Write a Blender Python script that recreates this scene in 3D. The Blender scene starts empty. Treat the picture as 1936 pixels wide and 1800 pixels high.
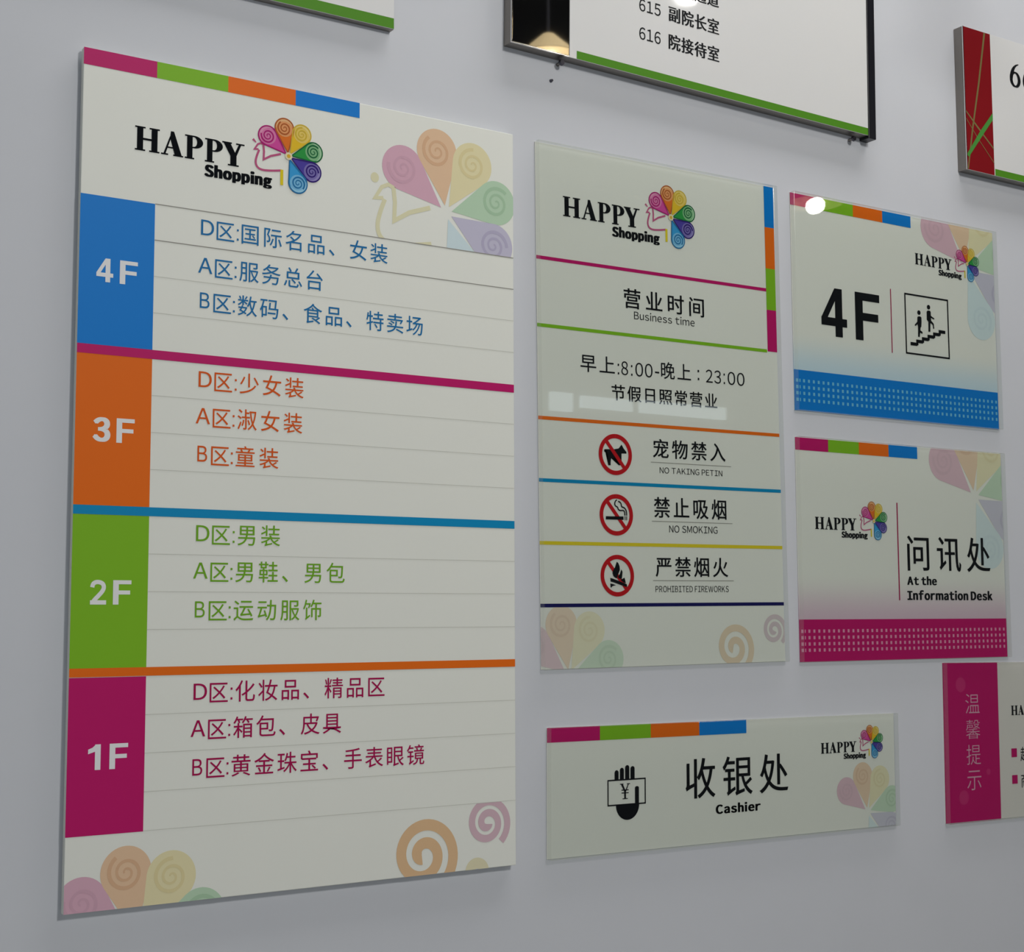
import bpy, bmesh, math
from mathutils import Vector, Matrix

SC = bpy.context.scene
COL = SC.collection
EYE = 1.5                                   # camera height above the floor; the sign wall is the plane y = 0

# ------------------------------------------------------------------ camera
cd = bpy.data.cameras.new('camera')
cam = bpy.data.objects.new('camera', cd)
COL.objects.link(cam)
SC.camera = cam
cd.sensor_fit = 'HORIZONTAL'
cd.sensor_width = 36.0
cd.lens = 36.0 * 2808.0 / 1936.0
cd.clip_start = 0.05
yaw, pitch, roll = math.radians(32.750), math.radians(5.449), math.radians(-0.278)
fw = Vector((math.sin(yaw) * math.cos(pitch), math.cos(yaw) * math.cos(pitch), math.sin(pitch)))
r0 = Vector((math.cos(yaw), -math.sin(yaw), 0))
u0 = r0.cross(fw)
ri = r0 * math.cos(roll) + u0 * math.sin(roll)
up = u0 * math.cos(roll) - r0 * math.sin(roll)
cam.matrix_world = Matrix(((ri.x, up.x, -fw.x, 0.0), (ri.y, up.y, -fw.y, -1.7),
                           (ri.z, up.z, -fw.z, EYE), (0, 0, 0, 1)))

# ------------------------------------------------------------------ world, large lights, exposure
wd = bpy.data.worlds.new('world')
SC.world = wd
wd.use_nodes = True
wd.node_tree.nodes['Background'].inputs[0].default_value = (0.75, 0.85, 1.0, 1)
wd.node_tree.nodes['Background'].inputs[1].default_value = 0.05


def area(name, loc, target, sx, sy, power, color):
    l = bpy.data.lights.new(name, 'AREA')
    l.shape = 'RECTANGLE'
    l.size, l.size_y, l.energy, l.color = sx, sy, power, color
    o = bpy.data.objects.new(name, l)
    COL.objects.link(o)
    o.location = loc
    o.rotation_euler = (Vector(target) - Vector(loc)).to_track_quat('-Z', 'Y').to_euler()
    return o


area('daylight_fill', (-1.0, -3.6, 1.5), (1.0, 0, 1.25), 2.6, 1.8, 25, (0.86, 0.94, 1.0))  # added soft fill from behind left; no window stands there
area('ceiling_lamp', (1.35, -3.1, 3.24), (1.15, 0, 1.0), 0.40, 0.40, 43, (1.0, 0.985, 0.955))
area('cove_strip', (2.0, -0.55, 4.22), (2.0, -0.40, 1.0), 2.4, 0.5, 46.0, (1.0, 0.98, 0.97))

SC.view_settings.view_transform = 'Standard'
SC.view_settings.look = 'None'
SC.view_settings.exposure = -0.12
SC.view_settings.gamma = 1.0
SC.view_settings.use_curve_mapping = False

# ------------------------------------------------------------------ materials
MATS = {}


def srgb(r, g, b):
    f = lambda c: (c / 255 / 12.92) if c / 255 <= 0.04045 else ((c / 255 + 0.055) / 1.055) ** 2.4
    return (f(r), f(g), f(b))


def mat(name, rgb, rough=0.55, spec=0.3, metal=0.0, noise=0.0, scale=40.0, bump=0.0, emit=0.0):
    if name in MATS:
        return MATS[name]
    m = bpy.data.materials.new(name)
    m.use_nodes = True
    nt = m.node_tree
    p = nt.nodes['Principled BSDF']
    p.inputs['Base Color'].default_value = (*rgb, 1)
    p.inputs['Roughness'].default_value = rough
    p.inputs['Metallic'].default_value = metal
    p.inputs['Specular IOR Level'].default_value = spec
    if emit:
        p.inputs['Emission Color'].default_value = (*rgb, 1)
        p.inputs['Emission Strength'].default_value = emit
    if noise or bump:
        tc = nt.nodes.new('ShaderNodeTexCoord')
        nz = nt.nodes.new('ShaderNodeTexNoise')
        nz.inputs['Scale'].default_value = scale
        nz.inputs['Detail'].default_value = 6
        nt.links.new(tc.outputs['Object'], nz.inputs['Vector'])
        if noise:
            mx = nt.nodes.new('ShaderNodeMix')
            mx.data_type = 'RGBA'
            mx.inputs[6].default_value = (*[c * (1 - noise) for c in rgb], 1)
            mx.inputs[7].default_value = (*[min(1, c * (1 + noise)) for c in rgb], 1)
            nt.links.new(nz.outputs['Fac'], mx.inputs[0])
            nt.links.new(mx.outputs[2], p.inputs['Base Color'])
        if bump:
            b = nt.nodes.new('ShaderNodeBump')
            b.inputs['Strength'].default_value = bump
            b.inputs['Distance'].default_value = 0.002
            nt.links.new(nz.outputs['Fac'], b.inputs['Height'])
            nt.links.new(b.outputs['Normal'], p.inputs['Normal'])
    MATS[name] = m
    return m


def clear_mat(name, tint, milk, milk_rgb, rough):
    """Clear acrylic: light passes straight through, the surface mirrors by Fresnel; milk adds a cloudy cut edge."""
    m = bpy.data.materials.new(name)
    m.use_nodes = True
    nt = m.node_tree
    nt.nodes.clear()
    out = nt.nodes.new('ShaderNodeOutputMaterial')
    tr = nt.nodes.new('ShaderNodeBsdfTransparent')
    tr.inputs[0].default_value = (*tint, 1)
    df = nt.nodes.new('ShaderNodeBsdfDiffuse')
    df.inputs[0].default_value = (*milk_rgb, 1)
    m1 = nt.nodes.new('ShaderNodeMixShader')
    m1.inputs[0].default_value = milk
    gl = nt.nodes.new('ShaderNodeBsdfGlossy')
    gl.inputs['Roughness'].default_value = rough
    lw = nt.nodes.new('ShaderNodeLayerWeight')            # Schlick: 0.04 + 0.96 * (1 - cos)^5, the same from both sides
    lw.inputs[0].default_value = 0.5
    pw = nt.nodes.new('ShaderNodeMath')
    pw.operation = 'POWER'
    pw.inputs[1].default_value = 5.0
    fr = nt.nodes.new('ShaderNodeMath')
    fr.operation = 'MULTIPLY_ADD'
    fr.inputs[1].default_value, fr.inputs[2].default_value = 0.96, 0.04
    nt.links.new(lw.outputs['Facing'], pw.inputs[0])
    nt.links.new(pw.outputs[0], fr.inputs[0])
    m2 = nt.nodes.new('ShaderNodeMixShader')
    nt.links.new(tr.outputs[0], m1.inputs[1])
    nt.links.new(df.outputs[0], m1.inputs[2])
    nt.links.new(fr.outputs[0], m2.inputs[0])
    nt.links.new(m1.outputs[0], m2.inputs[1])
    nt.links.new(gl.outputs[0], m2.inputs[2])
    nt.links.new(m2.outputs[0], out.inputs[0])
    return m


def fade_mat(name, rgb, tint, z0, z1):
    """Printed sheet whose ink fades from white (at height z1) to a pale tint (at height z0)."""
    m = mat(name, rgb, 0.6, 0.0)
    nt = m.node_tree
    tc = nt.nodes.new('ShaderNodeTexCoord')
    sx = nt.nodes.new('ShaderNodeSeparateXYZ')
    mr = nt.nodes.new('ShaderNodeMapRange')
    mr.inputs[1].default_value, mr.inputs[2].default_value = z0, z1
    mr.interpolation_type = 'SMOOTHSTEP'
    mx = nt.nodes.new('ShaderNodeMix')
    mx.data_type = 'RGBA'
    mx.inputs[6].default_value = (*tint, 1)
    mx.inputs[7].default_value = (*rgb, 1)
    nt.links.new(tc.outputs['Object'], sx.inputs[0])
    nt.links.new(sx.outputs[2], mr.inputs[0])
    nt.links.new(mr.outputs[0], mx.inputs[0])
    nt.links.new(mx.outputs[2], nt.nodes['Principled BSDF'].inputs['Base Color'])
    return m


M_WALL = mat('white_wall_paint', (0.61, 0.625, 0.66), 0.7, 0.15, noise=0.025, scale=9, bump=0.05)
M_BOARD = mat('satin_white_board', (0.79, 0.80, 0.735), 0.5, 0.15, noise=0.012, scale=14)
M_EDGE = mat('board_edge', (0.62, 0.60, 0.54), 0.6)
M_SHEET = mat('white_print_sheet', (0.775, 0.772, 0.715), 0.6, 0.0)
M_CLEAR = clear_mat('clear_acrylic', (0.97, 0.985, 0.975), 0.0, (1, 1, 1), 0.012)
M_CUT = clear_mat('polished_acrylic_edge', (0.93, 0.945, 0.925), 0.06, (0.80, 0.81, 0.76), 0.12)
INK = dict(
    magenta=(0.50, 0.012, 0.135), green=(0.21, 0.47, 0.022), orange=(0.78, 0.15, 0.012), blue=(0.008, 0.20, 0.62),
    yellow=(0.72, 0.58, 0.03), navy=(0.012, 0.012, 0.10), cyan=(0.006, 0.25, 0.50), black=(0.008, 0.009, 0.011),
    white=(0.80, 0.80, 0.80), red=(0.52, 0.012, 0.018), grey=(0.30, 0.29, 0.26), palegrey=(0.60, 0.60, 0.54),
    darkgreen=(0.085, 0.26, 0.02), textblue=(0.010, 0.155, 0.38), textorange=(0.68, 0.10, 0.012),
    textgreen=(0.16, 0.38, 0.02), textmagenta=(0.37, 0.005, 0.075), deepred=(0.22, 0.008, 0.012),
    leafgreen=(0.07, 0.27, 0.05), olive=(0.19, 0.16, 0.06),
    bubble=(0.55, 0.035, 0.17), dotblue=(0.17, 0.50, 0.72), dotpink=(0.75, 0.30, 0.45), tipwhite=(0.68, 0.36, 0.47))


def ink(n, gloss=False):
    return mat(n + ('_satin_ink' if gloss else '_ink'), INK[n], 0.45 if gloss else 0.6, 0.10 if gloss else 0.0)


def ink_rgb(n, rgb):
    return mat(n, rgb, 0.55, 0.05)


# ------------------------------------------------------------------ object helpers
def finish(name, me, material, parent=None):
    o = bpy.data.objects.new(name, me)
    COL.objects.link(o)
    for m in (material if isinstance(material, (list, tuple)) else [material]):
        me.materials.append(m)
    if parent is not None:
        o.parent = parent
    return o


def from_bm(name, bm, material, parent=None):
    me = bpy.data.meshes.new(name)
    bm.to_mesh(me)
    bm.free()
    return finish(name, me, material, parent)


def tag(o, label, cat, group=None):
    o['label'] = label
    o['category'] = cat
    if group:
        o['group'] = group
    return o


def box_bm(x0, x1, y0, y1, z0, z1, bevel=0.0, seg=2):
    bm = bmesh.new()
    bmesh.ops.create_cube(bm, size=1.0)
    for v in bm.verts:
        v.co = Vector((x0 + (v.co.x + .5) * (x1 - x0), y0 + (v.co.y + .5) * (y1 - y0), z0 + (v.co.z + .5) * (z1 - z0)))
    if bevel:
        bmesh.ops.bevel(bm, geom=bm.edges[:], offset=bevel, segments=seg, profile=0.5, affect='EDGES')
    return bm


def box(name, x0, x1, y0, y1, z0, z1, m, parent=None, bevel=0.0):
    return from_bm(name, box_bm(x0, x1, y0, y1, z0, z1, bevel), m, parent)


def structure(o):
    o['kind'] = 'structure'
    return o


class Art:
    """Flat printed shapes of one sign, drawn in millimetres: x from the left edge, z from the top edge (downwards negative)."""

    def __init__(self, root, w, h, y):
        self.root, self.w, self.h, self.y = root, w, h, y
        self.step = 0.00010
        self.box = None                     # clip rectangle in mm

    def put(self, name, polys, material, layer, parent=None, clip=False):
        bm = bmesh.new()
        for k, p in enumerate(polys):
            y = self.y - layer * self.step - (k % 7) * 0.000012      # overlapping strokes never share one plane
            if isinstance(p, tuple):        # (verts, faces) of a glyph
                vs = [bm.verts.new((x / 1000, y, (self.h + z) / 1000)) for x, z in p[0]]
                for f in p[1]:
                    try:
                        bm.faces.new([vs[i] for i in f])
                    except ValueError:
                        pass
            else:
                vs = [bm.verts.new((x / 1000, y, (self.h + z) / 1000)) for x, z in p]
                f = bm.faces.new(vs)
                if len(vs) > 4:
                    bmesh.ops.triangulate(bm, faces=[f])
        if clip:
            b = clip if isinstance(clip, tuple) else (0.3, self.w - 0.3, -0.3, -self.h + 0.3)
            for co, no in (((b[0] / 1000, 0, 0), (-1, 0, 0)), ((b[1] / 1000, 0, 0), (1, 0, 0)),
                           ((0, 0, (self.h + b[2]) / 1000), (0, 0, 1)), ((0, 0, (self.h + b[3]) / 1000), (0, 0, -1))):
                bmesh.ops.bisect_plane(bm, geom=bm.verts[:] + bm.edges[:] + bm.faces[:], plane_co=co, plane_no=no,
                                       clear_outer=True)
        if not bm.faces:
            bm.free()
            return None
        bm.normal_update()
        fl = [f for f in bm.faces if f.normal.y > 0]
        if fl:
            bmesh.ops.reverse_faces(bm, faces=fl)
        return from_bm(name, bm, material, parent or self.root)

    def rect(self, name, x0, x1, zt, zb, material, layer=1, parent=None):
        return self.put(name, [[(x0, zb), (x1, zb), (x1, zt), (x0, zt)]], material, layer, parent)


# ------------------------------------------------------------------ 2-D shape helpers
def quad(x0, x1, zt, zb):
    return [(x0, zb), (x1, zb), (x1, zt), (x0, zt)]


def ellipse(cx, cz, rx, rz, n=48, a0=0.0, a1=360.0):
    full = abs(a1 - a0) >= 360
    k = n if full else n + 1
    return [(cx + rx * math.cos(math.radians(a0 + (a1 - a0) * i / n)), cz + rz * math.sin(math.radians(a0 + (a1 - a0) * i / n)))
            for i in range(k)]


def ring(cx, cz, ro, rn, n=56):
    o, i = ellipse(cx, cz, ro, ro, n), ellipse(cx, cz, rn, rn, n)
    return [[o[k], o[(k + 1) % n], i[(k + 1) % n], i[k]] for k in range(n)]


def ribbon(pts, width, closed=False, smooth=0):
    """Stroke along a polyline; width is a number or one number per point."""
    pts = [Vector(p) for p in pts]
    ws = list(width) if isinstance(width, (list, tuple)) else [width] * len(pts)
    for _ in range(smooth):
        np_, nw = [], []
        rng = range(len(pts)) if closed else range(len(pts) - 1)
        if not closed:
            np_.append(pts[0]); nw.append(ws[0])
        for i in rng:
            a, b = pts[i], pts[(i + 1) % len(pts)]
            wa, wb = ws[i], ws[(i + 1) % len(pts)]
            np_ += [a * .75 + b * .25, a * .25 + b * .75]
            nw += [wa * .75 + wb * .25, wa * .25 + wb * .75]
        if not closed:
            np_.append(pts[-1]); nw.append(ws[-1])
        pts, ws = np_, nw
    n = len(pts)
    L, R = [], []
    for i in range(n):
        a = pts[i - 1] if (i > 0 or closed) else pts[i]
        b = pts[(i + 1) % n] if (i < n - 1 or closed) else pts[i]
        d1 = (pts[i] - a).normalized() if (pts[i] - a).length > 1e-9 else (b - pts[i]).normalized()
        d2 = (b - pts[i]).normalized() if (b - pts[i]).length > 1e-9 else d1
        t = (d1 + d2)
        t = t.normalized() if t.length > 1e-6 else d1
        nn = Vector((-t.y, t.x))
        k = 1.0 / max(0.5, abs(nn.dot(Vector((-d1.y, d1.x)))))
        L.append(pts[i] + nn * ws[i] * .5 * k)
        R.append(pts[i] - nn * ws[i] * .5 * k)
    out = []
    for i in range(n if closed else n - 1):
        j = (i + 1) % n
        out.append([tuple(R[i]), tuple(R[j]), tuple(L[j]), tuple(L[i])])
    return out


def spiral(cx, cz, r_out, turns, width, start=90.0, r_in=0.0, n=40, taper=True, sign=1):
    m = int(n * turns)
    pts, ws = [], []
    for i in range(m + 1):
        t = i / m
        r = r_out + (r_in - r_out) * t
        a = math.radians(start + sign * 360 * turns * t)
        pts.append((cx + r * math.cos(a), cz + r * math.sin(a)))
        ws.append(width * (1 - 0.55 * t) if taper else width)
    return ribbon(pts, ws)


GC = {}


def glyph(body, bold=0.0):
    """Outline of a string as (verts, faces) at one unit per em."""
    key = (body, bold)
    if key not in GC:
        c = bpy.data.curves.new('lettering_source', 'FONT')
        c.body, c.size, c.offset, c.resolution_u = body, 1.0, bold, 6
        o = bpy.data.objects.new('lettering_source', c)
        COL.objects.link(o)
        dg = bpy.context.evaluated_depsgraph_get()
        me = bpy.data.meshes.new_from_object(o.evaluated_get(dg))
        GC[key] = ([(v.co.x, v.co.y) for v in me.vertices], [tuple(p.vertices) for p in me.polygons])
        bpy.data.objects.remove(o)
        bpy.data.curves.remove(c)
        bpy.data.meshes.remove(me)
    return GC[key]


def fit(body, x0, x1, zt, zb, bold=0.0):
    """Whole string stretched to an ink box."""
    vs, fs = glyph(body, bold)
    ax, bx = min(v[0] for v in vs), max(v[0] for v in vs)
    az, bz = min(v[1] for v in vs), max(v[1] for v in vs)
    return ([(x0 + (x - ax) / (bx - ax) * (x1 - x0), zb + (z - az) / (bz - az) * (zt - zb)) for x, z in vs], fs)


def line(body, x0, x1, base, em, emx=None, bold=0.0, strike=0.0):
    """Characters of one em each, spread so that the ink runs from x0 to x1."""
    emx = emx or em
    gs = [glyph(ch, bold) for ch in body]
    a = min(v[0] for v in gs[0][0]) * emx
    b = max(v[0] for v in gs[-1][0]) * emx
    adv = (x1 - x0 + a - b) / max(1, len(body) - 1)
    out = []
    for dx in ((-strike * em, strike * em, 0.0) if strike else (0.0,)):     # heavy lettering: each stroke printed wider
        out += [([(x0 - a + adv * i + x * emx + dx, base + z * em) for x, z in g[0]], g[1]) for i, g in enumerate(gs)]
    return out


def latin(body, x0, x1, zt, zb, bold=0.0, strike=0.0, gap=0.135, tail=1.0):
    """Sans lettering set letter by letter from the wide forms of the CJK face, stretched to an ink box."""
    cells, cur, lo, hi = [], 0.0, 9, -9
    for ch in body:
        if ch == ' ':
            cur += 0.27
            continue
        vs, fs = glyph(chr(ord(ch) + 0xFEE0), bold)
        vs = [(x, z if z > 0 else z * tail) for x, z in vs]
        a, b = min(v[0] for v in vs), max(v[0] for v in vs)
        lo, hi = min(lo, min(v[1] for v in vs)), max(hi, max(v[1] for v in vs))
        cells.append((vs, fs, cur - a))
        cur += b - a + gap
    tot = cur - gap
    kx, kz = (x1 - x0) / tot, (zt - zb) / (hi - lo)
    out = []
    for dx in ((-strike, strike, 0.0) if strike else (0.0,)):
        out += [([(x0 + (x + o) * kx + dx * kz, zb + (z - lo) * kz) for x, z in vs], fs) for vs, fs, o in cells]
    return out


def place(polys, ox, oz, sx, sz):
    out = []
    for p in polys:
        if isinstance(p, tuple):
            out.append(([(ox + x * sx, oz + z * sz) for x, z in p[0]], p[1]))
        else:
            out.append([(ox + x * sx, oz + z * sz) for x, z in p])
    return out


# ------------------------------------------------------------------ hand drawn letters (unit height 1)
def serif_H(w):
    s = .245 * w
    return [quad(.085 * w, .085 * w + s, 1, 0), quad(.915 * w - s, .915 * w, 1, 0), quad(.2 * w, .8 * w, .54, .455),
            quad(0, .42 * w, 1, .94), quad(.58 * w, w, 1, .94), quad(0, .42 * w, .06, 0), quad(.58 * w, w, .06, 0)]


def serif_A(w):
    return [[(.43 * w, 1.02), (.57 * w, 1.02), (.94 * w, .03), (.62 * w, .03), (.395 * w, .74)],
            [(.39 * w, .80), (.46 * w, .80), (.195 * w, .03), (.10 * w, .03)],
            quad(.24 * w, .74 * w, .36, .30), quad(0, .32 * w, .06, 0), quad(.55 * w, w, .06, 0)]


def serif_P(w):
    s = .30 * w
    out = [quad(.12 * w, .12 * w + s, 1, 0), quad(0, .52 * w, .06, 0), quad(0, .45 * w, 1, .94)]
    o, i = [], []
    for k in range(17):
        a = math.radians(90 - 180 * k / 16)
        o.append((.52 * w + .48 * w * math.cos(a), .735 + .265 * math.sin(a)))
        i.append(((.49 * w + .18 * w * math.cos(a)), .735 + .205 * math.sin(a)))
    o = [(.36 * w, 1.0)] + o + [(.36 * w, .47)]
    i = [(.36 * w, .948)] + i + [(.36 * w, .522)]
    out += [[o[k], o[k + 1], i[k + 1], i[k]] for k in range(len(o) - 1)]
    return out


def serif_Y(w):
    return [quad(.37 * w, .645 * w, .5, 0), quad(.26 * w, .75 * w, .06, 0), quad(0, .43 * w, 1, .94), quad(.62 * w, w, 1, .94),
            [(.05 * w, .97), (.36 * w, .97), (.645 * w, .46), (.37 * w, .42)],
            [(.75 * w, .97), (.86 * w, .97), (.645 * w, .44), (.53 * w, .48)]]


def happy(x0, x1, zt, zb):
    W, H = x1 - x0, zt - zb
    P = []
    for f, a, b in ((serif_H, 0, .218), (serif_A, .232, .432), (serif_P, .446, .612), (serif_P, .630, .796), (serif_Y, .790, 1.0)):
        P += place(f((b - a) * W / H), x0 + a * W, zb, H, H)
    return P


def bold_F(x0, x1, zt, zb, t=None):
    w, h = x1 - x0, zt - zb
    s = .31 * w
    b = .165 * h
    return [quad(x0, x0 + s, zt, zb), quad(x0, x1, zt, zt - b), quad(x0, x1 - .06 * w, zt - .42 * h, zt - .42 * h - b)]


def bold_4(x0, x1, zt, zb):
    w, h = x1 - x0, zt - zb
    X = lambda u: x0 + u * w
    Zz = lambda v: zb + v * h
    return [[(X(.53), Zz(1)), (X(.82), Zz(1)), (X(.82), Zz(.77)), (X(.55), Zz(.77))],
            [(X(.53), Zz(1)), (X(.56), Zz(.76)), (X(.24), Zz(.375)), (X(.0), Zz(.37))],
            quad(X(0), X(1), Zz(.385), Zz(.215)), quad(X(.54), X(.82), Zz(1), Zz(0))]


def bold_1(x0, x1, zt, zb):
    w, h = x1 - x0, zt - zb
    X = lambda u: x0 + u * w
    Zz = lambda v: zb + v * h
    return [quad(X(.55), X(1), Zz(1), Zz(0)), [(X(.62), Zz(1)), (X(.56), Zz(.72)), (X(0), Zz(.63)), (X(0), Zz(.81)), (X(.35), Zz(.88))]]


def bold_2(x0, x1, zt, zb):
    w, h = x1 - x0, zt - zb
    pts = [(.12, .70), (.16, .84), (.32, .915), (.55, .92), (.78, .86), (.86, .70), (.76, .54), (.52, .36), (.28, .20), (.18, .10)]
    P = [(x0 + u * w, zb + v * h) for u, v in pts]
    return ribbon(P, .175 * h, smooth=2) + [quad(x0, x1, zb + .175 * h, zb)]


def bold_3(x0, x1, zt, zb):
    return latin('3', x0 + .5, x1 - .5, zt, zb, 0.024, 0.036)


def serif_6(x0, x1, zt, zb):
    w, h = x1 - x0, zt - zb
    f = lambda L: [(x0 + u * w, zb + v * h) for u, v in L]
    bowl = [(.5 + .37 * math.cos(a), .315 + .285 * math.sin(a)) for a in [2 * math.pi * i / 28 for i in range(28)]]
    wd = [w * (.10 + .17 * abs(math.cos(2 * math.pi * i / 28))) for i in range(28)]
    return ribbon(f(bowl), wd, closed=True) + ribbon(f([(.86, .97), (.58, .90), (.32, .72), (.17, .48), (.13, .32)]),
                                                     [w * .05, w * .12, w * .24, w * .30, w * .28], smooth=2)


# ------------------------------------------------------------------ the peacock logo (origin at the hub, mm of the large size)
PETALS = [('magenta', 142.5), ('orange', 99.7), ('yellow', 60.0), ('green', 17.3), ('indigo', -25.5), ('blue', -68.3)]
PET_RGB = {
    'magenta': ((0.40, 0.012, 0.16), (0.62, 0.075, 0.32), (0.72, 0.30, 0.46)),
    'orange': ((0.42, 0.11, 0.03), (0.72, 0.17, 0.025), (0.80, 0.46, 0.22)),
    'yellow': ((0.62, 0.44, 0.05), (0.76, 0.50, 0.03), (0.80, 0.64, 0.22)),
    'green': ((0.012, 0.13, 0.045), (0.03, 0.30, 0.06), (0.36, 0.60, 0.36)),
    'indigo': ((0.03, 0.012, 0.16), (0.075, 0.055, 0.33), (0.28, 0.24, 0.50)),
    'blue': ((0.02, 0.16, 0.36), (0.045, 0.32, 0.64), (0.30, 0.58, 0.76))}
PALE = {
    'magenta': ((0.56, 0.34, 0.42), (0.66, 0.40, 0.49)), 'orange': ((0.61, 0.34, 0.19), (0.75, 0.52, 0.34)),
    'yellow': ((0.67, 0.56, 0.27), (0.76, 0.69, 0.42)), 'green': ((0.30, 0.48, 0.30), (0.47, 0.64, 0.46)),
    'indigo': ((0.37, 0.33, 0.49), (0.53, 0.51, 0.63)), 'blue': ((0.52, 0.64, 0.70), (0.60, 0.72, 0.75))}
D_PET, R_PET = 35.6, 13.2


def petal_outline(ang, d=D_PET, r=R_PET, tip=4.0, n=26):
    beta = math.degrees(math.acos(r / d))
    a = math.radians(ang)
    cx, cz = d * math.cos(a), d * math.sin(a)
    pts = []
    for i in range(n + 1):
        t = ang + 180 + beta + (360 - 2 * beta) * i / n
        pts.append((cx + r * math.cos(math.radians(t)), cz + r * math.sin(math.radians(t))))
    pts.append((tip * math.cos(a), tip * math.sin(a)))
    return pts


def petal_parts(ang, outline=True):
    """fill, pale rim, core spiral + outline"""
    a = math.radians(ang)
    cx, cz = D_PET * math.cos(a), D_PET * math.sin(a)
    fill = [petal_outline(ang)]
    outer = ellipse(cx, cz, R_PET - 0.4, R_PET - 0.4, 24, ang - 105, ang + 105)
    inner = ellipse(cx, cz, R_PET - 4.4, R_PET - 4.4, 24, ang - 105, ang + 105)
    m = len(outer)
    wrim = [[outer[k], outer[k + 1],
             tuple(Vector(inner[k + 1]).lerp(Vector(outer[k + 1]), abs(2 * (k + 1) / (m - 1) - 1) ** 2)),
             tuple(Vector(inner[k]).lerp(Vector(outer[k]), abs(2 * k / (m - 1) - 1) ** 2))] for k in range(m - 1)]
    lines = ribbon(petal_outline(ang, r=R_PET - .6), 1.7, closed=True) if outline else []
    lines += spiral(cx, cz, R_PET - 3.9, 2.2, 2.1, start=ang + 25, r_in=0.7, n=26)
    return fill, wrim, lines


BODY = [(-34.2, 9.6), (-33.2, 1.0), (-33.6, -9.6), (-24.0, -3.6), (-10.4, 1.2)]
HEAD = [(-33.9, 9.2), (-37.5, 10.6), (-41.6, 8.6), (-45.8, 1.8), (-40.6, 2.4)]
NECK = [(-39.6, 1.8), (-42.6, -5.8), (-44.6, -14.0), (-42.6, -20.6), (-36.0, -23.6), (-23.3, -22.4), (-9.6, -19.9)]
LEG = [(-8.9, -18.8), (-8.9, -38.6)]
CREST = [(-48.2, 14.2), (-43.8, 10.4)]


def peacock(art, hx, hz, s, layer, parent, detail=True):
    body = ribbon(BODY, 2.7) + ribbon(HEAD, 2.4) + ribbon(NECK, 2.7, smooth=2) + ribbon(CREST, [3.2, 1.3])
    art.put('bird_outline', place(body, hx, hz, s, s), ink_rgb('mauve_ink', (0.50, 0.10, 0.22)), layer, parent)
    art.put('bird_leg', place(ribbon(LEG, 4.0), hx, hz, s, s), ink('yellow'), layer + 1, parent)
    for k, (n, a) in enumerate(PETALS):
        fill, rim, lines = petal_parts(a)
        c = PET_RGB[n]
        o = art.put('petal', place(fill, hx, hz, s, s), ink_rgb(n + '_petal_ink', c[1]), layer + 1 + k * .14, parent)
        o['label'] = n + ' petal'
        me = o.data                                       # pale rim and dark spiral are printed on the petal itself
        disc = [ellipse(D_PET * math.cos(math.radians(a)), D_PET * math.sin(math.radians(a)), R_PET - 2.2, R_PET - 2.2, 32)]
        half = tuple((x + 1.3 * y) / 2.3 for x, y in zip(c[1], c[2]))
        for polys, m, dl in ((disc, ink_rgb(n + '_petal_tint', half), 1.6), (rim, ink_rgb(n + '_petal_light', c[2]), 2), (lines, ink_rgb(n + '_petal_line', c[0]), 3)):
            t = art.put('petal_print', place(polys, hx, hz, s, s), m, layer + dl + k * .14, parent)
            join(o, t)
    art.put('hub', place([ellipse(0, 0, 4.9, 4.9, 24)], hx, hz, s, s), ink_rgb('cream_ink', (0.78, 0.70, 0.46)), layer + 5, parent)
    h2 = art.put('hub_centre', place([ellipse(0, 0, 2.5, 2.5, 16)], hx, hz, s, s), ink_rgb('gold_ink', (0.70, 0.42, 0.04)), layer + 6, parent)
    h2['label'] = 'golden hub centre'


def join(a, b):
    """Merge mesh object b into a, keeping its materials."""
    off = len(a.data.materials)
    for m in b.data.materials:
        a.data.materials.append(m)
    bm = bmesh.new()
    bm.from_mesh(a.data)
    n0 = len(bm.faces)
    bm.from_mesh(b.data)
    bm.faces.ensure_lookup_table()
    for f in bm.faces[n0:]:
        f.material_index += off
    bm.to_mesh(a.data)
    bm.free()
    me = b.data
    bpy.data.objects.remove(b)
    bpy.data.meshes.remove(me)


def pale_bird(art, hx, hz, s, clip, layer, body=False, only=None, lines=True, fade=0.0):
    """Pale watermark of the logo, cut off by the edge of the sign."""
    w = None
    mixc = lambda c: tuple(x * (1 - fade) + y * fade for x, y in zip(c, (0.775, 0.772, 0.715)))
    tagf = 'faint_%d_' % round(fade * 100) if fade else 'pale_'
    for k, (n, a) in enumerate(PETALS):
        if only and n not in only:
            continue
        fill, rim, ln = petal_parts(a, False)
        soft = tuple((p + q_) / 2 for p, q_ in zip(*PALE[n]))
        o = art.put('watermark', place(fill, hx, hz, s, s), ink_rgb(tagf + n + '_ink', mixc(PALE[n][1])), layer + k * .1, None, clip)
        if o is None:
            continue
        if lines:
            t = art.put('watermark_print', place(ln, hx, hz, s, s), ink_rgb(tagf + n + '_line', mixc(soft)), layer + .7 + k * .1, None, clip)
            if t:
                join(o, t)
        if w is None:
            w = o
        else:
            join(w, o)
    if body:
        P = ribbon(BODY, 2.6) + ribbon(HEAD, 2.2) + ribbon(NECK, 2.6, smooth=2) + [ellipse(-46, 13.4, 2.6, 2.9, 16)]
        t = art.put('watermark_print', place(P, hx, hz, s, s), ink_rgb('pale_straw_ink', (0.72, 0.69, 0.46)), layer, None, clip)
        join(w, t)
    w['label'] = 'pale watermark of the coloured peacock fan'
    return w


def swirl(art, cx, cz, r, wd, rgb, name, clip, layer=1, turns=2.15, start=-60):
    P = spiral(cx, cz, r - wd / 2, turns, wd, start=start, r_in=wd * .35, taper=False, n=44)
    return art.put('swirl', P, ink_rgb(name, rgb), layer, None, clip)


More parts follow.
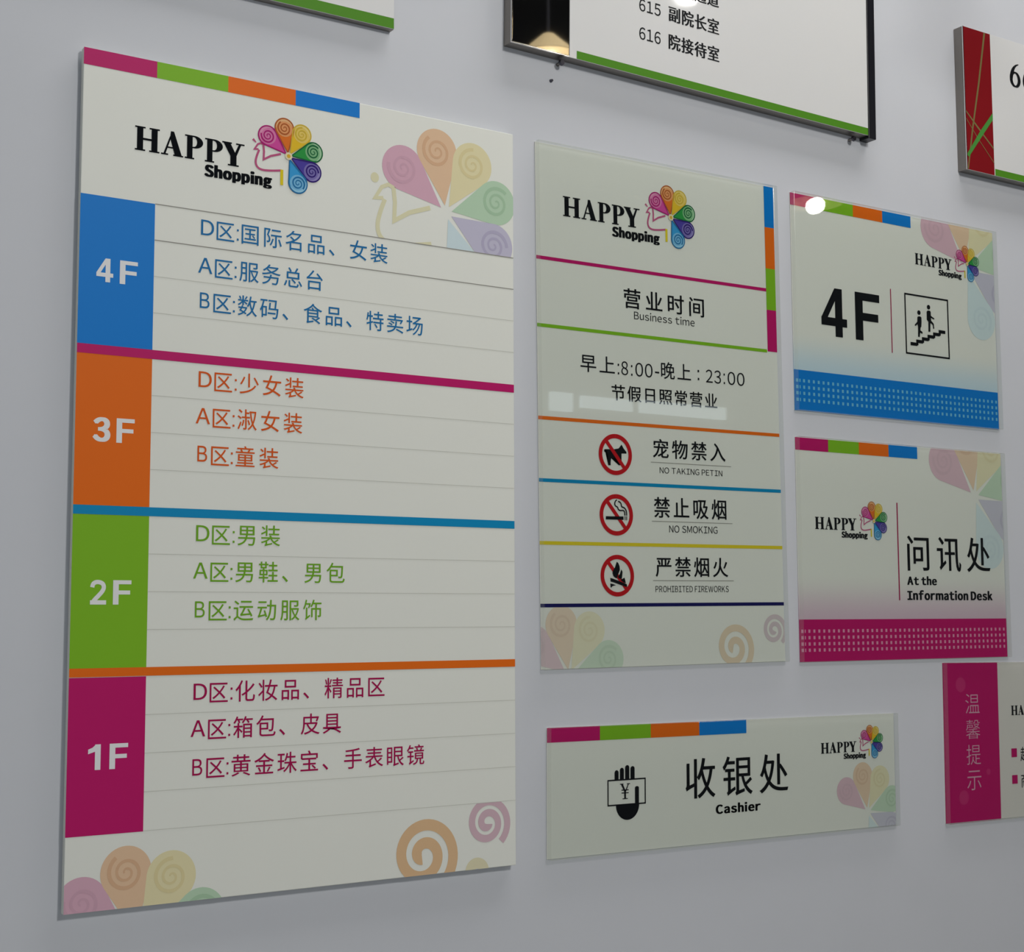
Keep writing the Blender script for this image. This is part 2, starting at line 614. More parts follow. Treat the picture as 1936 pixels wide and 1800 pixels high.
def logo(art, x0, zt, s, layer=3, parts=True):
    """HAPPY / Shopping lettering with the peacock fan; s is the size against the large board."""
    e = art.put('logo', happy(x0, x0 + 138.6 * s, zt, zt - 29.4 * s), ink('black'), layer)
    art.put('shopping_lettering', latin('Shopping', x0 + 88.0 * s, x0 + 174.6 * s, zt - 31.9 * s, zt - 50.6 * s, 0.030, 0.060, 0.17, 0.6),
            ink('black'), layer, e)
    peacock(art, x0 + 197.8 * s, zt - 4.6 * s, s, layer, e)
    return e


# ------------------------------------------------------------------ sign bodies
def sign_root(name, x, ztop, w, h, rot=0.0, label='', cat='sign', group=None):
    """Empty at the lower left corner on the wall; (x, ztop) is the upper left corner in mm from the camera's foot and eye."""
    t = bpy.data.objects.new(name, None)
    COL.objects.link(t)
    a = math.radians(rot)
    # turning about the lower left corner; the given corner is the upper left one
    t.location = ((x + math.sin(a) * h) / 1000, 0.0, EYE + (ztop - math.cos(a) * h) / 1000)
    t.rotation_euler = (0, -a, 0)
    t.empty_display_size = 0.05
    return tag(t, label, cat, group)


AT = 0.008                                                    # acrylic thickness
Y_SHEET, Y_ART, Y_SLAB = -0.0012, -0.0013, -0.0030


def acrylic(root, w, h, sheet=None):
    W, H = w / 1000, h / 1000
    box('print_sheet', 0.0005, W - 0.0005, Y_SHEET, 0.0, 0.0005, H - 0.0005, sheet or M_SHEET, root)
    bm = box_bm(0, W, Y_SLAB - AT, Y_SLAB, 0, H, 0.0011, 2)
    for f in bm.faces:
        f.material_index = 0 if abs(f.normal.y) > 0.99 else 1
    o = from_bm('acrylic_panel', bm, [M_CLEAR, M_CUT], root)
    o['label'] = 'clear acrylic front panel'
    return Art(root, w, h, Y_ART)


def stripes(art, xs, zt, zb, names, gloss=False, layer=2):
    for k, n in enumerate(names):
        o = art.rect('color_stripe', xs[k], xs[k + 1], zt, zb, ink(n, gloss), layer)
        o['label'] = n + ' stripe'


# ================================================================== THE ROOM
structure(box('wall_front', -3.0, 7.2, 0.0, 0.15, 0.0, 4.3, M_WALL))
structure(box('floor', -3.0, 7.2, -6.0, 0.15, -0.1, 0.0, mat('grey_floor_tile', (0.36, 0.35, 0.33), 0.35, 0.4, noise=0.1, scale=6)))
structure(box('ceiling', -3.0, 7.2, -6.0, 0.15, 4.3, 4.4, mat('dark_ceiling_paint', (0.035, 0.034, 0.036), 0.8, 0.1)))
structure(box('wall_left', -3.15, -3.0, -6.0, 0.15, 0.0, 4.3, M_WALL))
structure(box('wall_right', 7.2, 7.35, -6.0, 0.15, 0.0, 4.3, mat('dim_wall_paint', (0.34, 0.34, 0.35), 0.8)))
structure(box('wall_back', -3.0, 7.2, -6.15, -6.0, 0.0, 4.3, mat('back_wall_paint', (0.30, 0.30, 0.31), 0.8)))

# ================================================================== BIG FLOOR DIRECTORY
w, h = 598.0, 995.0
R = sign_root('floor_directory', 492.0, 669.0, w, h, -0.05,
              'tall white floor directory board with four coloured 4F 3F 2F 1F blocks', 'sign board')
box('board', 0, w / 1000, -0.012, -0.003, 0, h / 1000, M_BOARD, R, 0.0008)
for zz in (0.05, 0.47, 0.90):
    box('mounting_tape', 0.03, w / 1000 - 0.03, -0.003, 0.0, zz, zz + 0.04, mat('foam_tape', (0.5, 0.5, 0.48), 0.9), R)
A = Art(R, w, h, -0.0121)
stripes(A, (0, 88.6, 179.2, 269.8, 360.4), 0, -20.3, ('magenta', 'green', 'orange', 'blue'), True)
logo(A, 63.0, -83.4, 1.0)
pale_bird(A, 490.3, -126.7, 2.33, (0.3, w - 0.3, -0.3, -175.6), 1, body=True)
pale_bird(A, 83.7, -1034.0, 2.25, True, 1, only=('magenta', 'orange', 'yellow', 'green'))
swirl(A, 457.5, -970, 54.5, 14.2, (0.70, 0.47, 0.27), 'tan_swirl_ink', True, turns=1.85)
swirl(A, 553.5, -936.5, 37.5, 9.5, (0.62, 0.44, 0.49), 'rose_swirl_ink', (0.3, w - .3, -910.6, -h + .3), turns=2.05, start=-50)
swirl(A, 536, -998, 21, 7, (0.71, 0.66, 0.45), 'straw_swirl_ink', True)
FLOORS = [
    ('4F', 'blue', 'textblue', -175.2, -351.6, bold_4, -249.0, -277.0, 20.5,
     (('D', '国际名品、女装', 402.3, -204.6), ('A', '服务总台', 309.6, -251.6), ('B', '数码、食品、特卖场', 455.0, -294.6))),
    ('3F', 'orange', 'textorange', -362.0, -538.0, bold_3, -436.0, -464.6, 21.2,
     (('D', '少女装', 284.6, -391.0), ('A', '淑女装', 283.2, -435.4), ('B', '童装', 251.6, -481.1))),
    ('2F', 'green', 'textgreen', -548.8, -724.0, bold_2, -623.8, -651.8, 21.8,
     (('D', '男装', 254.9, -576.4), ('A', '男鞋、男包', 343.2, -620.8), ('B', '运动服饰', 311.5, -666.8))),
    ('1F', 'magenta', 'textmagenta', -734.4, -910.8, bold_1, -809.6, -838.2, 23.6,
     (('D', '化妆品、精品区', 400.4, -763.5), ('A', '箱包、皮具', 339.7, -806.4), ('B', '黄金珠宝、手表眼镜', 458.2, -851.4)))]
for name, col, tcol, zt, zb, num, nt_, nb, nx, rows in FLOORS:
    p = A.rect('floor_block', 0, 89.2, zt, zb, ink(col, True), 2)
    p['label'] = col + ' block reading ' + name
    x1 = 40.4 if name != '1F' else 38.0
    A.put('floor_number', num(nx, x1, nt_, nb) + bold_F(48.2, 69.6, nt_, nb), ink('white', True), 3, p)
    for k in range(4):
        z = zt - (0 if k == 0 else 0) - 43.9 * (k if name == '4F' else k + 1)
        if name != '4F' and k == 3:
            if name != '1F':
                continue
            z = -910.2
        dark = name == '4F' and k < 2
        A.rect('rule_line', 89.4, w - 0.4, z + (.55 if dark else .32), z - (.55 if dark else .32), ink('grey' if dark else 'palegrey', True), 3)
    for letter, text, x1, b in rows:
        lx = {'D': (147.0, 163.6), 'A': (144.2, 162.2), 'B': (147.0, 159.2)}[letter]
        q0, r0_ = {'D': (167.0, 199.4), 'A': (165.6, 197.2), 'B': (164.2, 195.6)}[letter]
        P = latin(letter, lx[0], lx[1], b + 19.0, b, 0.004) + [fit('区', q0, q0 + 22.8, b + 19.2, b - 3.6, 0.002),
             quad(r0_ - 6.2, r0_ - 3.8, b + 13.2, b + 10.6), quad(r0_ - 6.2, r0_ - 3.8, b + 1.6, b - 1.0)]
        glyphs = line(text, r0_, x1, b - 1.6, 27.4, 27.0, 0.002)
        for seg in text.split('、'):                                 # one part per listed ware
            n = len(seg) + 1
            A.put('lettering', P + glyphs[:n], ink(tcol, True), 3)
            P, glyphs = [], glyphs[n:]
for z, zb, c in ((-351.7, -362.6, 'magenta'), (-538.2, -548.6, 'cyan'), (-723.9, -733.8, 'orange')):
    o = A.rect('divider_bar', 0, w - 0.4, z, zb, ink(c, True), 4)

# ================================================================== OPENING HOURS SIGN
w, h = 450.5, 741.3
R = sign_root('opening_hours_sign', 1360.9 - 225.2 - 2.4, 300.5 + 370.6 - 1.4, w, h, 0.364,
              'clear acrylic opening hours sign with three red prohibition symbols', 'sign')
A = acrylic(R, w, h)
logo(A, 47.2, -72.4, 0.99)
for z, x1, c in ((-166.2, 432, 'magenta'), (-262.6, 429, 'green'), (-393.2, w - .6, 'orange'), (-480.2, w - .6, 'cyan'),
                 (-567.2, w - .6, 'yellow'), (-653.4, w - .6, 'navy')):
    A.rect('divider_line', 0.6, x1, z + 2.5, z - 2.5, ink(c), 2)['label'] = c + ' divider line'
for k, c in enumerate(('blue', 'orange', 'green', 'magenta')):
    o = A.rect('color_stripe', 430.4, w - .6, -0.6 - 65.6 * k, -0.6 - 65.6 * (k + 1), ink(c), 3)
    o['label'] = c + ' stripe'
A.put('lettering', line('营业时间', 152.7, 303.5, -220.3, 31.6, 34.0, 0.006, 0.006), ink('black'), 3)
A.put('lettering', latin('Business time', 170.8, 284.7, -226.0, -238.2, 0.0), ink('black'), 3)
A.put('lettering', line('早上', 73.6, 134.2, -320.4, 27.4, 30, 0.004) + [quad(139.5, 142, -306.5, -309.5), quad(139.5, 142, -319, -322)]
      + latin('8', 146.0, 158.0, -302.0, -322.2) + [quad(163.6, 166.0, -306.5, -309.5), quad(163.6, 166.0, -319, -322),
         quad(207.6, 215.4, -312.4, -314.8)] + latin('00', 171.5, 203.0, -302.0, -322.2)
      + line('晚上', 219.0, 275.5, -319.6, 27.4, 28.5, 0.004) + [quad(288.5, 291.4, -303.5, -307), quad(288.5, 291.4, -315.5, -319)]
      + latin('23', 304.5, 334.0, -301.4, -321.4) + [quad(339.4, 341.8, -305, -308), quad(339.4, 341.8, -318, -321)]
      + latin('00', 347.4, 381.0, -301.4, -321.4), ink('black'), 3)
A.put('lettering', line('节假日照常营业', 127.8, 325.4, -358.0, 24.6, 26.6, 0.006, 0.004), ink('black'), 3)


def ban(name, cz, drawing, under):
    o = A.put('ban_symbol', ring(132.6, cz, 29.6, 23.4), ink('red'), 5)
    o['label'] = 'red no ' + name + ' symbol'
    a = math.radians(-50)
    d = Vector((math.cos(a), math.sin(a)))
    c = Vector((132.6, cz))
    A.put('slash', ribbon([tuple(c - d * 25), tuple(c + d * 25)], 5.6), ink('red'), 4, o)
    A.put('pictogram', [[(132.6 + x, cz + z) for x, z in p] for p in drawing], ink('black'), 3 if under else 5, o)


def zpx(L, cx, cy, kx, kz, sh):
    return [((x - cx) * kx, -(y - cy - (x - cx) * sh) * kz) for x, y in L]


dog = [(405, 725), (430, 703), (560, 703), (640, 722), (850, 730), (900, 680), (1000, 545), (1040, 640), (1165, 800), (1165, 855),
       (985, 850), (975, 1000), (990, 1250), (900, 1255), (860, 1010), (640, 1010), (620, 1150), (622, 1250), (540, 1250),
       (525, 1150), (525, 830), (420, 800)]
ban('pets', -438.6, [zpx(dog, 785, 885, .0524, .0423, .06)], True)
f = lambda L: zpx(L, 830, 960, .0522, .0421, .05)
smoke = [f([(470, 1000), (1070, 1020), (1070, 1135), (470, 1105)]), f([(1112, 1010), (1136, 1012), (1136, 1150), (1112, 1146)]),
         f([(1168, 1015), (1192, 1015), (1192, 1150), (1168, 1150)])]
smoke += ribbon(f([(855, 450), (800, 490), (775, 580), (800, 660), (880, 700), (890, 770), (950, 820), (1060, 810), (1110, 850), (1122, 990)]), 1.8, smooth=1)
smoke += ribbon(f([(895, 500), (960, 530), (1000, 590), (1010, 690), (1100, 720), (1160, 800), (1180, 900), (1182, 990)]), 1.8, smooth=1)
ban('smoking', -525.2, smoke, False)
f = lambda L: zpx(L, 865, 870, .0521, .0417, .03)
fire = [f([(850, 395), (900, 440), (945, 560), (950, 680), (900, 800), (860, 900), (850, 960), (790, 940), (730, 880), (700, 780), (720, 680), (790, 580), (835, 480)]),
        f([(1000, 660), (1040, 740), (1030, 850), (1000, 920), (1010, 985), (900, 965), (880, 900), (950, 820), (985, 740)]),
        f([(620, 940), (700, 965), (900, 1045), (1180, 1170), (1190, 1260), (1120, 1250), (720, 1090), (635, 1065)]),
        f([(620, 1130), (700, 1150), (810, 1190), (690, 1220), (650, 1275), (630, 1250)]),
        f([(960, 1015), (1105, 945), (1120, 1080), (1150, 1140), (1060, 1105)])]
ban('open fire', -611.8, fire, False)
for cn, en, x0, x1, zt, zb, e0, e1, et, eb, uz in (
        ('宠物禁入', 'NO TAKING PETIN', 200.9, 339.0, -412.1, -439.7, 212.8, 332.3, -453.2, -462.0, -446.5),
        ('禁止吸烟', 'NO SMOKING', 200.9, 338.4, -497.2, -527.1, 228.4, 320.4, -538.0, -548.4, -532.6),
        ('严禁烟火', 'PROHIBITED FIREWORKS', 201.9, 339.2, -584.2, -612.9, 201.0, 339.6, -626.3, -635.4, -618.6)):
    A.put('lettering', line(cn, x0, x1, zb + .082 * (zt - zb) / .92, (zt - zb) / .925, 31.5, 0.006, 0.006), ink('black'), 3)
    A.put('lettering', latin(en, e0, e1, et, eb), ink('black'), 3)
    A.rect('underline', 196.6, 350.0, uz + .45, uz - .45, ink('grey'), 3)
pale_bird(A, 46.8, -750, 2.0, (0.6, w - .6, -656, -h + .6), 1, only=('magenta', 'orange', 'yellow', 'green'), fade=0.4)
swirl(A, 348, -718, 42, 10.5, (0.72, 0.59, 0.44), 'faint_tan_swirl_ink', (0.6, w - .6, -656, -h + .6), turns=1.8)
swirl(A, 428.5, -693, 28, 7, (0.63, 0.53, 0.55), 'dusky_swirl_ink', (0.6, w - .6, -656, -h + .6), turns=2.0, start=-50)

# ================================================================== 4F STAIR SIGN
w, h = 482.0, 350.0
R = sign_root('floor_number_sign', 1619.0, 671.0, w, h, 0.0,
              'acrylic 4F sign with a stairs pictogram and blue dotted band', 'sign')
A = acrylic(R, w, h, fade_mat('sheet_fading_to_blue', (0.775, 0.772, 0.715), (0.56, 0.69, 0.77), 0.062, 0.13))
XS = (0.6, 71.5, 139.5, 207.4, 275.0)
stripes(A, XS, -0.6, -20.4, ('magenta', 'green', 'orange', 'blue'))
pale_bird(A, 410.5, -71, 2.68, True, 1, fade=0.12)
logo(A, 283.2, -61.9, 0.655)
A.put('lettering', bold_4(62.7, 119.5, -145.0, -224.0) + bold_F(138.6, 194.6, -145.0, -224.0), ink('black'), 3)
A.rect('separator_line', 221.0, 223.0, -130.8, -238.2, ink('textmagenta'), 3)
T = 2.8
x0, x1, zt, zb = 254.5, 361.5, -133.4, -236.5
fr = A.put('stairs_pictogram', [quad(x0, x1, zt, zt - T), quad(x0, x1, zb + T, zb), quad(x0, x0 + T, zt, zb), quad(x1 - T, x1, zt, zb)], ink('black'), 3)
fr['label'] = 'framed pictogram of two people on stairs'
q = lambda L: [(254.5 + (x - 118 - (y - 150) * .0345) / 992 * 107, -133.4 - (y - 150 - (x - 118) * .145) / 1372 * 103) for x, y in L]
steps = []
for k in range(6):
    xa = 266.2 + 13.9 * k
    za = -215.6 + 5.45 * k
    steps.append(quad(xa, xa + 16.4, za, za - 5.6))
    if k:
        steps.append(quad(xa, xa + 5.0, za, za - 9.5))
man = [ellipse(288.6, -163.6, 4.0, 3.9, 20),
       q([(415, 700), (440, 685), (480, 688), (505, 710), (510, 800), (505, 930), (470, 945), (435, 940), (415, 860)]),
       q([(430, 925), (490, 930), (480, 1050), (470, 1160), (435, 1150), (440, 1050)]),
       q([(480, 1000), (535, 1045), (530, 1090), (470, 1050)]), q([(420, 800), (440, 840), (380, 905), (355, 890), (370, 860)])]
man += [ellipse(312.6, -151.7, 4.0, 3.9, 20),
        q([(625, 575), (650, 550), (700, 555), (718, 585), (722, 700), (730, 790), (700, 812), (655, 800), (630, 760)]),
        q([(665, 790), (712, 800), (710, 1040), (668, 1035)]), q([(705, 770), (745, 800), (790, 860), (800, 970), (775, 965), (765, 880), (700, 830)]),
        q([(715, 655), (735, 685), (800, 730), (800, 755), (775, 750), (720, 715)])]
A.put('figures_and_stairs', steps + man, ink('black'), 3, fr)


def dotted_band(col, dot, zt, zb, rows):
    o = A.rect('dotted_band', 0.6, w - .6, zt, zb, ink(col), 2)
    o['label'] = col + ' band with four rows of dots'
    P = []
    for r in rows:
        P += [quad(4.2, 9.2, r + 2.6, r - 2.6), quad(11.6, 13.8, r + 2.6, r - 2.6)]  # doubled first dots: refraction at the acrylic edge, drawn as print
        n = 44
        for k in range(n):
            x = 21.4 + (476.0 - 21.4) * k / (n - 1)
            P.append(quad(x - 2.1, x + 2.1, r + 2.5, r - 2.5))
    A.put('dots', P, ink(dot), 3, o)


dotted_band('blue', 'dotblue', -284.6, -h + .6, (-301.6, -311.8, -321.6, -332.0))

# ================================================================== INFORMATION DESK SIGN
w, h = 484.0, 350.4
R = sign_root('information_desk_sign', 1618.0, 279.6, w, h, -0.05,
              'acrylic information desk sign with magenta dotted band', 'sign')
A = acrylic(R, w, h, fade_mat('sheet_fading_to_pink', (0.775, 0.772, 0.715), (0.66, 0.50, 0.58), 0.062, 0.14))
stripes(A, XS, -0.6, -20.4, ('magenta', 'green', 'orange', 'blue'))
pale_bird(A, 412.9, -77.2, 2.66, True, 1, fade=0.22)
logo(A, 39.0, -124.2, 0.655)
A.rect('separator_line', 222.2, 224.6, -95.2, -254.2, ink('textmagenta'), 3)
A.put('lettering', line('问讯处', 244.9, 446.9, -200.6, 63, 62, 0.002, 0.008), ink('black'), 3)
A.put('lettering', latin('At the', 243.0, 311.9, -214.5, -229.2, 0.022, 0.050, 0.17), ink('black'), 3)
A.put('lettering', latin('Information Desk', 242.6, 449.3, -237.6, -253.8, 0.022, 0.050, 0.17), ink('black'), 3)
dotted_band('magenta', 'dotpink', -284.6, -h + .6, (-302.7, -312.7, -322.4, -332.0))

# ================================================================== CASHIER SIGN
w, h = 673.0, 177.0
R = sign_root('cashier_sign', 1484.0 - 336.3 - .8, -240.8 + 88.4 + 2.95, w, h, -0.502,
              'long low acrylic cashier sign with a hand and banknote symbol', 'sign')
A = acrylic(R, w, h)
stripes(A, (0.6, 89.6, 179.2, 268.8, 359.6), -0.6, -20.6, ('magenta', 'green', 'orange', 'blue'))
pale_bird(A, 610, -152, 1.6, True, 1, fade=0.22)
logo(A, 511.5, -41.5, 0.552)
T = 1.9
x0, x1, zt, zb = 102.2, 169.5, -76.0, -112.3
hand = [quad(x0, x1, zt, zt - T), quad(x0, x1, zb + T, zb), quad(x0, x0 + T, zt, zb), quad(x1 - T, x1, zt, zb)]
for a, b, t in ((114.6, 121.6, -63.2), (123.9, 130.8, -60.2), (133.1, 140.4, -57.0), (142.5, 149.8, -58.8)):
    hand += [quad(a, b, t - 3.4, -77), ellipse((a + b) / 2, t - 3.4, (b - a) / 2, 3.4, 20)]
hand += [quad(150.3, 157.2, -89, -112.3), ellipse(153.75, -89, 3.45, 2, 16), ellipse(137.2, -111.8, 20.4, 21.0, 32, 180, 360)]
s = A.put('cashier_symbol', hand, ink('black'), 3)
s['label'] = 'black hand holding a banknote'
cx = 132.8
yen = [quad(cx - 1.5, cx + 1.5, -92.5, -103.7), quad(cx - 4.6, cx + 4.6, -102.7, -103.8), quad(cx - 6.2, cx + 6.2, -90.6, -91.9),
       quad(cx - 6.2, cx + 6.2, -94.6, -95.9), quad(cx - 8.8, cx - 2.8, -82.3, -83.4), quad(cx + 3.2, cx + 8.8, -82.3, -83.4),
       [(cx - 7.2, -83), (cx - 3.8, -83), (cx + 1.4, -93.6), (cx - 1.5, -93.6)], [(cx + 5.2, -83), (cx + 6.8, -83), (cx + 1.5, -93.8), (cx - .2, -93.0)]]
A.put('yen_sign', yen, ink('black'), 4, s)
A.put('lettering', line('收银处', 242.4, 441.9, -105.6, 62, 61, 0.002, 0.006), ink('black'), 3)
A.put('lettering', latin('Cashier', 299.4, 385.1, -121.4, -135.6, 0.022, 0.050, 0.19), ink('black'), 3)

# ================================================================== REMINDER SIGN AT THE RIGHT EDGE
w, h = 484.0, 262.5
R = sign_root('reminder_sign', 1937.0, -77.4, w, h, -0.80,
              'acrylic reminder sign with a magenta left block of pale vertical writing', 'sign')
A = acrylic(R, w, h, ink_rgb('warm_white_print_sheet', (0.74, 0.70, 0.66)))
p = A.rect('title_block', 0.6, 136.8, -0.6, -h + .6, ink('magenta'), 2)
p['label'] = 'magenta title block'
A.put('bubbles', [ellipse(43.6, -37, 12.2, 12.2), ellipse(45.6, -222.2, 11.8, 11.8), ellipse(107.6, -182.8, 5.2, 5.2, 24)], ink('bubble'), 3, p)
for k, (ch, zt, zb) in enumerate((('温', -52.6, -84.8), ('馨', -95.6, -127.0), ('提', -136.6, -169.4), ('示', -179.4, -211.4))):
    A.put('lettering', [fit(ch, 54.2, 89.2, zt, zb, -0.008)], ink('tipwhite'), 4, p)
logo(A, 169.6, -74.2, 0.552)
for z0, txt in ((-146.6, '超市内请勿奔跑'), (-191.4, '商场内请勿吸烟')):
    A.rect('bullet', 167.4, 181.4, z0, z0 - 14.6, ink('magenta'), 3)
    A.put('lettering', line(txt, 190.5, 345.0, z0 - 20, 26, 25), ink('black'), 3)

# ================================================================== OFFICE DIRECTORY (upper middle)
M_ALU = mat('brushed_aluminium', (0.27, 0.25, 0.23), 0.40, 0.5, 1.0, noise=0.05, scale=60)
M_CHROME = mat('polished_chrome', (0.78, 0.77, 0.75), 0.03, 0.5, 1.0)
M_PANEL = mat('satin_white_panel', (0.74, 0.74, 0.73), 0.40, 0.2)
M_PANEL.node_tree.nodes['Principled BSDF'].inputs['Coat Weight'].default_value = 0.6
M_PANEL.node_tree.nodes['Principled BSDF'].inputs['Coat Roughness'].default_value = 0.06
M_BLACK = mat('black_plastic', (0.010, 0.010, 0.014), 0.3, 0.4)
w, h = 714.0, 620.0
a = -0.95
R = sign_root('room_directory', 1082.6 - math.sin(math.radians(a)) * h, 797.2 + h * math.cos(math.radians(a)), w, h, a,
              'office directory listing rooms 615 and 616 with a mirrored left strip', 'sign')
W, H = w / 1000, h / 1000
box('backing_frame', 0.0, W - .017, -0.0185, 0.0, 0.0, H, M_ALU, R, 0.001)
cp = box('mirror_strip', 0.0016, 0.0985, -0.0200, -0.0186, 0.0016, H - .0016, M_CHROME, R, 0.0006)
cp['label'] = 'mirror polished metal strip'
for nm, b in (('edge_trim', (0.0, 0.0016, 0.0, H)), ('edge_trim', (0.0016, 0.0985, 0.0, 0.0016))):
    box(nm, b[0], b[1], -0.0206, -0.0186, b[2], b[3], mat('bright_trim', (0.86, 0.85, 0.83), 0.18, 0.5, 1.0), R)
box('message_panel', 0.0992, W - .017, -0.0200, -0.0186, 0.0, H, M_PANEL, R, 0.0004)
e = box('end_bar', W - .017, W, -0.0215, 0.0, -0.0045, H, M_BLACK, R, 0.0008)
e['label'] = 'black end bar'
A = Art(R, w, h, -0.02005)
BOT = -h
A.rect('green_band', 111.5, W * 1000 - 17.3, BOT + 12.2, BOT + .4, ink('darkgreen', True), 1)
for txt, num, zb in (('副院长室', '615', 95.0), ('院接待室', '616', 51.6)):
    z0 = BOT + zb + 4.2
    A.put('lettering', latin(num, 224.0, 264.0, z0 + 19.0, z0, 0.006), ink('black', True), 2)
    A.put('lettering', line(txt, 279.8, 377.4, z0 - .4, 25.6, 24.2, 0.004, 0.026), ink('black', True), 2)
z0 = BOT + 138.2 + 4.2
A.put('lettering', latin('614', 224.0, 264.0, z0 + 19.0, z0, 0.006), ink('black', True), 2)
A.put('lettering', line('会议通道', 279.8, 377.4, z0 - .4, 25.6, 24.2, 0.004, 0.026), ink('black', True), 2)

# ================================================================== SMALL SIGN AT THE TOP LEFT
w, h = 470.0, 300.0
R = sign_root('corridor_sign', 903.2 - w, 778.8 + h, w, h, 0.0,
              'mostly cropped white sign with a green lower band at the top edge', 'sign')
box('backing_plate', 0, w / 1000, -0.0105, 0, 0, h / 1000, M_ALU, R, 0.0008)
box('message_panel', 0.0003, w / 1000 - .0003, -0.0120, -0.0106, 0.0003, h / 1000 - .0003, M_PANEL, R, 0.0004)
A = Art(R, w, h, -0.01205)
A.rect('green_band', 40, w - .6, -h + 15.0, -h + .6, ink('darkgreen', True), 1)

# ================================================================== ROOM NUMBER SIGN (upper right)
w, h = 480.0, 256.6
R = sign_root('room_number_sign', 2019.2, 1024.6, w, h, -0.1,
              'metal framed room number sign with a red strip of crossing green blades', 'sign')
W, H = w / 1000, h / 1000
box('backing_frame', 0, W, -0.0185, 0, 0, H, M_ALU, R, 0.001)
box('edge_trim', 0.0, 0.0015, -0.0204, -0.0186, 0, H, mat('bright_trim', (0.86, 0.85, 0.83), 0.18, 0.5, 1.0), R)
box('message_panel', 0.0016, W, -0.0200, -0.0186, 0, H, M_PANEL, R, 0.0004)
A = Art(R, w, h, -0.02005)
b = A.rect('red_strip', 1.8, 71.5, -.4, -h + .4, ink('deepred', True), 1)
cl = (1.8, 71.5, -.6, -h + .6)
A.put('green_blades', ribbon([(57, -1), (38, -95), (18, -180), (3, -255)], [4.4, 4.0, 3.6, 3.0]), ink('olive', True), 2, b, cl)
A.put('green_blades', ribbon([(74, -147), (40, -186), (3, -232)], [8, 9, 6.5]), ink('leafgreen', True), 4, b, cl)
A.put('green_blades', ribbon([(1, -152), (30, -176), (73, -210)], [2.2, 3.6, 2.4]) + ribbon([(1, -165), (30, -196), (73, -236)], 1.4),
      ink('olive', True), 3, b, cl)
A.rect('green_band', 73.5, w - .5, -h + 12.4, -h + .4, ink('darkgreen', True), 1)
A.put('lettering', serif_6(121.5, 150.5, -39.4, -84.4), ink('black', True), 2)
A.put('lettering', serif_6(157.0, 186.0, -39.4, -84.4), ink('black', True), 2)

# ================================================================== SMALL THINGS ON THE WALL


def screw(x, z, label):
    t = bpy.data.objects.new('standoff_screw', None)
    COL.objects.link(t)
    t.location = (x / 1000, 0, EYE + z / 1000)
    tag(t, label, 'screw')
    for nm, r, y0, y1, m in (('shank', 0.0024, 0.0, -0.010, M_ALU), ('head', 0.0046, -0.010, -0.0135, mat('dark_steel', (0.10, 0.10, 0.12), 0.3, 0.5, 1.0))):
        bm = bmesh.new()
        bmesh.ops.create_cone(bm, cap_ends=True, segments=20, radius1=r, radius2=r * (0.8 if nm == 'head' else 1), depth=abs(y1 - y0))
        bmesh.ops.rotate(bm, verts=bm.verts, matrix=Matrix.Rotation(math.radians(90), 3, 'X'))
        bmesh.ops.translate(bm, verts=bm.verts, vec=(0, (y0 + y1) / 2, 0))
        from_bm(nm, bm, m, t)


screw(1174.0, 789.0, 'small metal screw under the mirrored strip of the office directory')
screw(1755.0, 778.6, 'small dark screw under the black bar end of the office directory')

bm = bmesh.new()
bmesh.ops.create_cone(bm, cap_ends=True, segments=12, radius1=0.0026, radius2=0.0018, depth=0.004)
bmesh.ops.rotate(bm, verts=bm.verts, matrix=Matrix.Rotation(math.radians(90), 3, 'X'))
nail = tag(from_bm('nail', bm, mat('dark_steel', (0.10, 0.10, 0.12), 0.3, 0.5, 1.0)), 'tiny dark nail stub in the wall below the mirrored strip', 'nail')
nail.location = (1.1625, -0.002, EYE + 0.763)

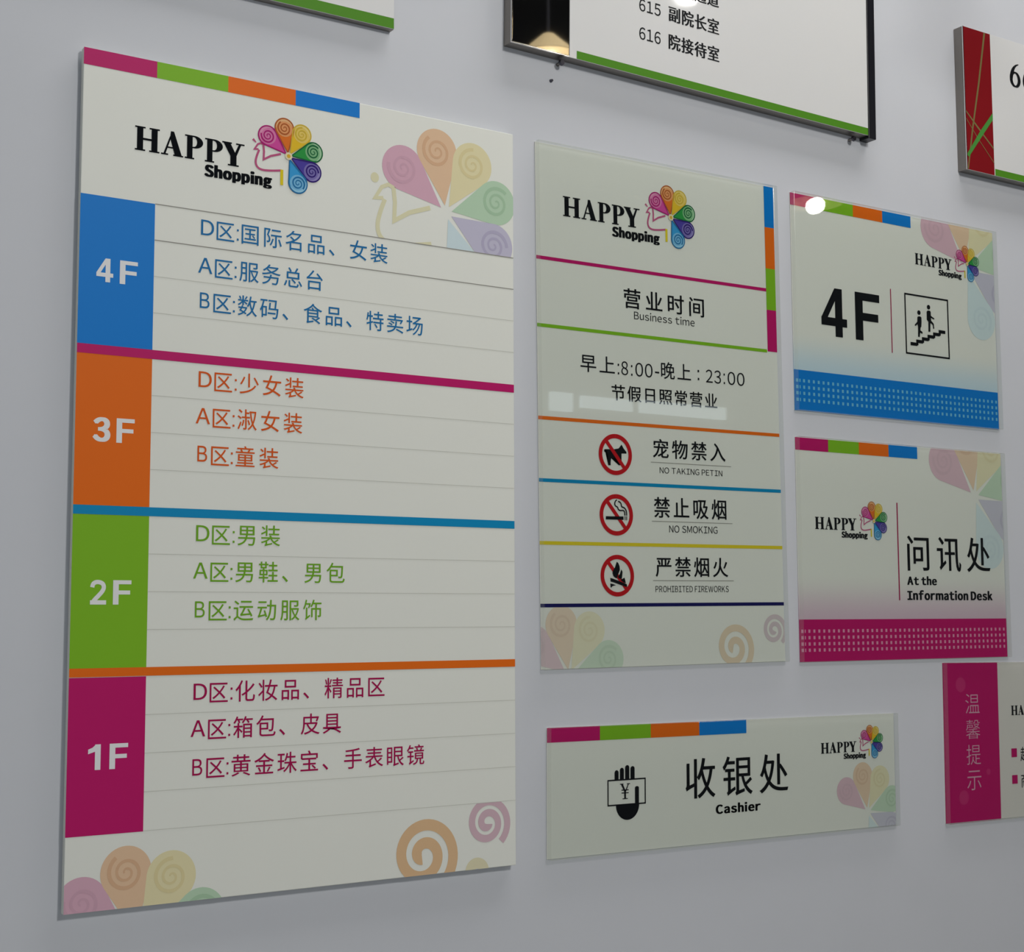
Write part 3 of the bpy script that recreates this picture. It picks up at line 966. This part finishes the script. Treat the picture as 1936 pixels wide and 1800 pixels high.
# ================================================================== LAMPS AND WINDOWS THE SIGNS REFLECT
M_BULB = mat('lit_bulb', (1.0, 0.97, 0.92), emit=38.0)
M_SHADE = mat('tan_paper_shade', (0.42, 0.33, 0.18), 0.8, 0.1)


def pendant(x, y, z, label, r=0.085, bulb=0.033, cone=0.12):
    t = bpy.data.objects.new('pendant_lamp', None)
    COL.objects.link(t)
    t.location = (x, y, z)
    tag(t, label, 'lamp', 'pendant lamps along the sign wall')
    bm = bmesh.new()
    bmesh.ops.create_uvsphere(bm, u_segments=24, v_segments=14, radius=bulb)
    o = from_bm('bulb', bm, M_BULB, t)
    for p in o.data.polygons:
        p.use_smooth = True
    bm = bmesh.new()
    bmesh.ops.create_cone(bm, cap_ends=False, segments=36, radius1=r * 1.15, radius2=0.014, depth=cone)
    bmesh.ops.translate(bm, verts=bm.verts, vec=(0, 0, cone / 2 + bulb * .35))
    s = from_bm('lamp_shade', bm, M_SHADE, t)
    s.modifiers.new('thickness', 'SOLIDIFY').thickness = 0.002
    bm = bmesh.new()
    bmesh.ops.create_cone(bm, cap_ends=True, segments=10, radius1=0.003, radius2=0.003, depth=4.3 - z - cone)
    bmesh.ops.translate(bm, verts=bm.verts, vec=(0, 0, cone + (4.3 - z - cone) / 2))
    from_bm('cord', bm, M_BLACK, t)


pendant(3.466, -1.83, 2.859, 'pendant lamp mirrored in the 4F sign', bulb=0.027)
pendant(1.800, -0.98, 2.733, 'small pendant lamp mirrored in the chrome strip', 0.062, 0.014, 0.052)
pendant(1.885, -0.60, 2.775, 'small pendant lamp mirrored in the white office directory', 0.062, 0.034, 0.075)
pendant(1.00, -0.64, 2.575, 'pendant lamp near the small top left sign', 0.062, 0.022, 0.075)

M_PANE = mat('daylit_window_pane', (0.80, 0.92, 1.0), emit=2.2)
for k, (xa, xb, za, zb) in enumerate(((5.22, 5.385, 2.80, 2.918), (5.456, 5.861, 2.835, 2.91), (5.931, 6.66, 2.835, 2.918))):
    structure(box('window_%d' % (k + 1), xa, xb, -5.995, -5.965, za, zb, M_PANE))
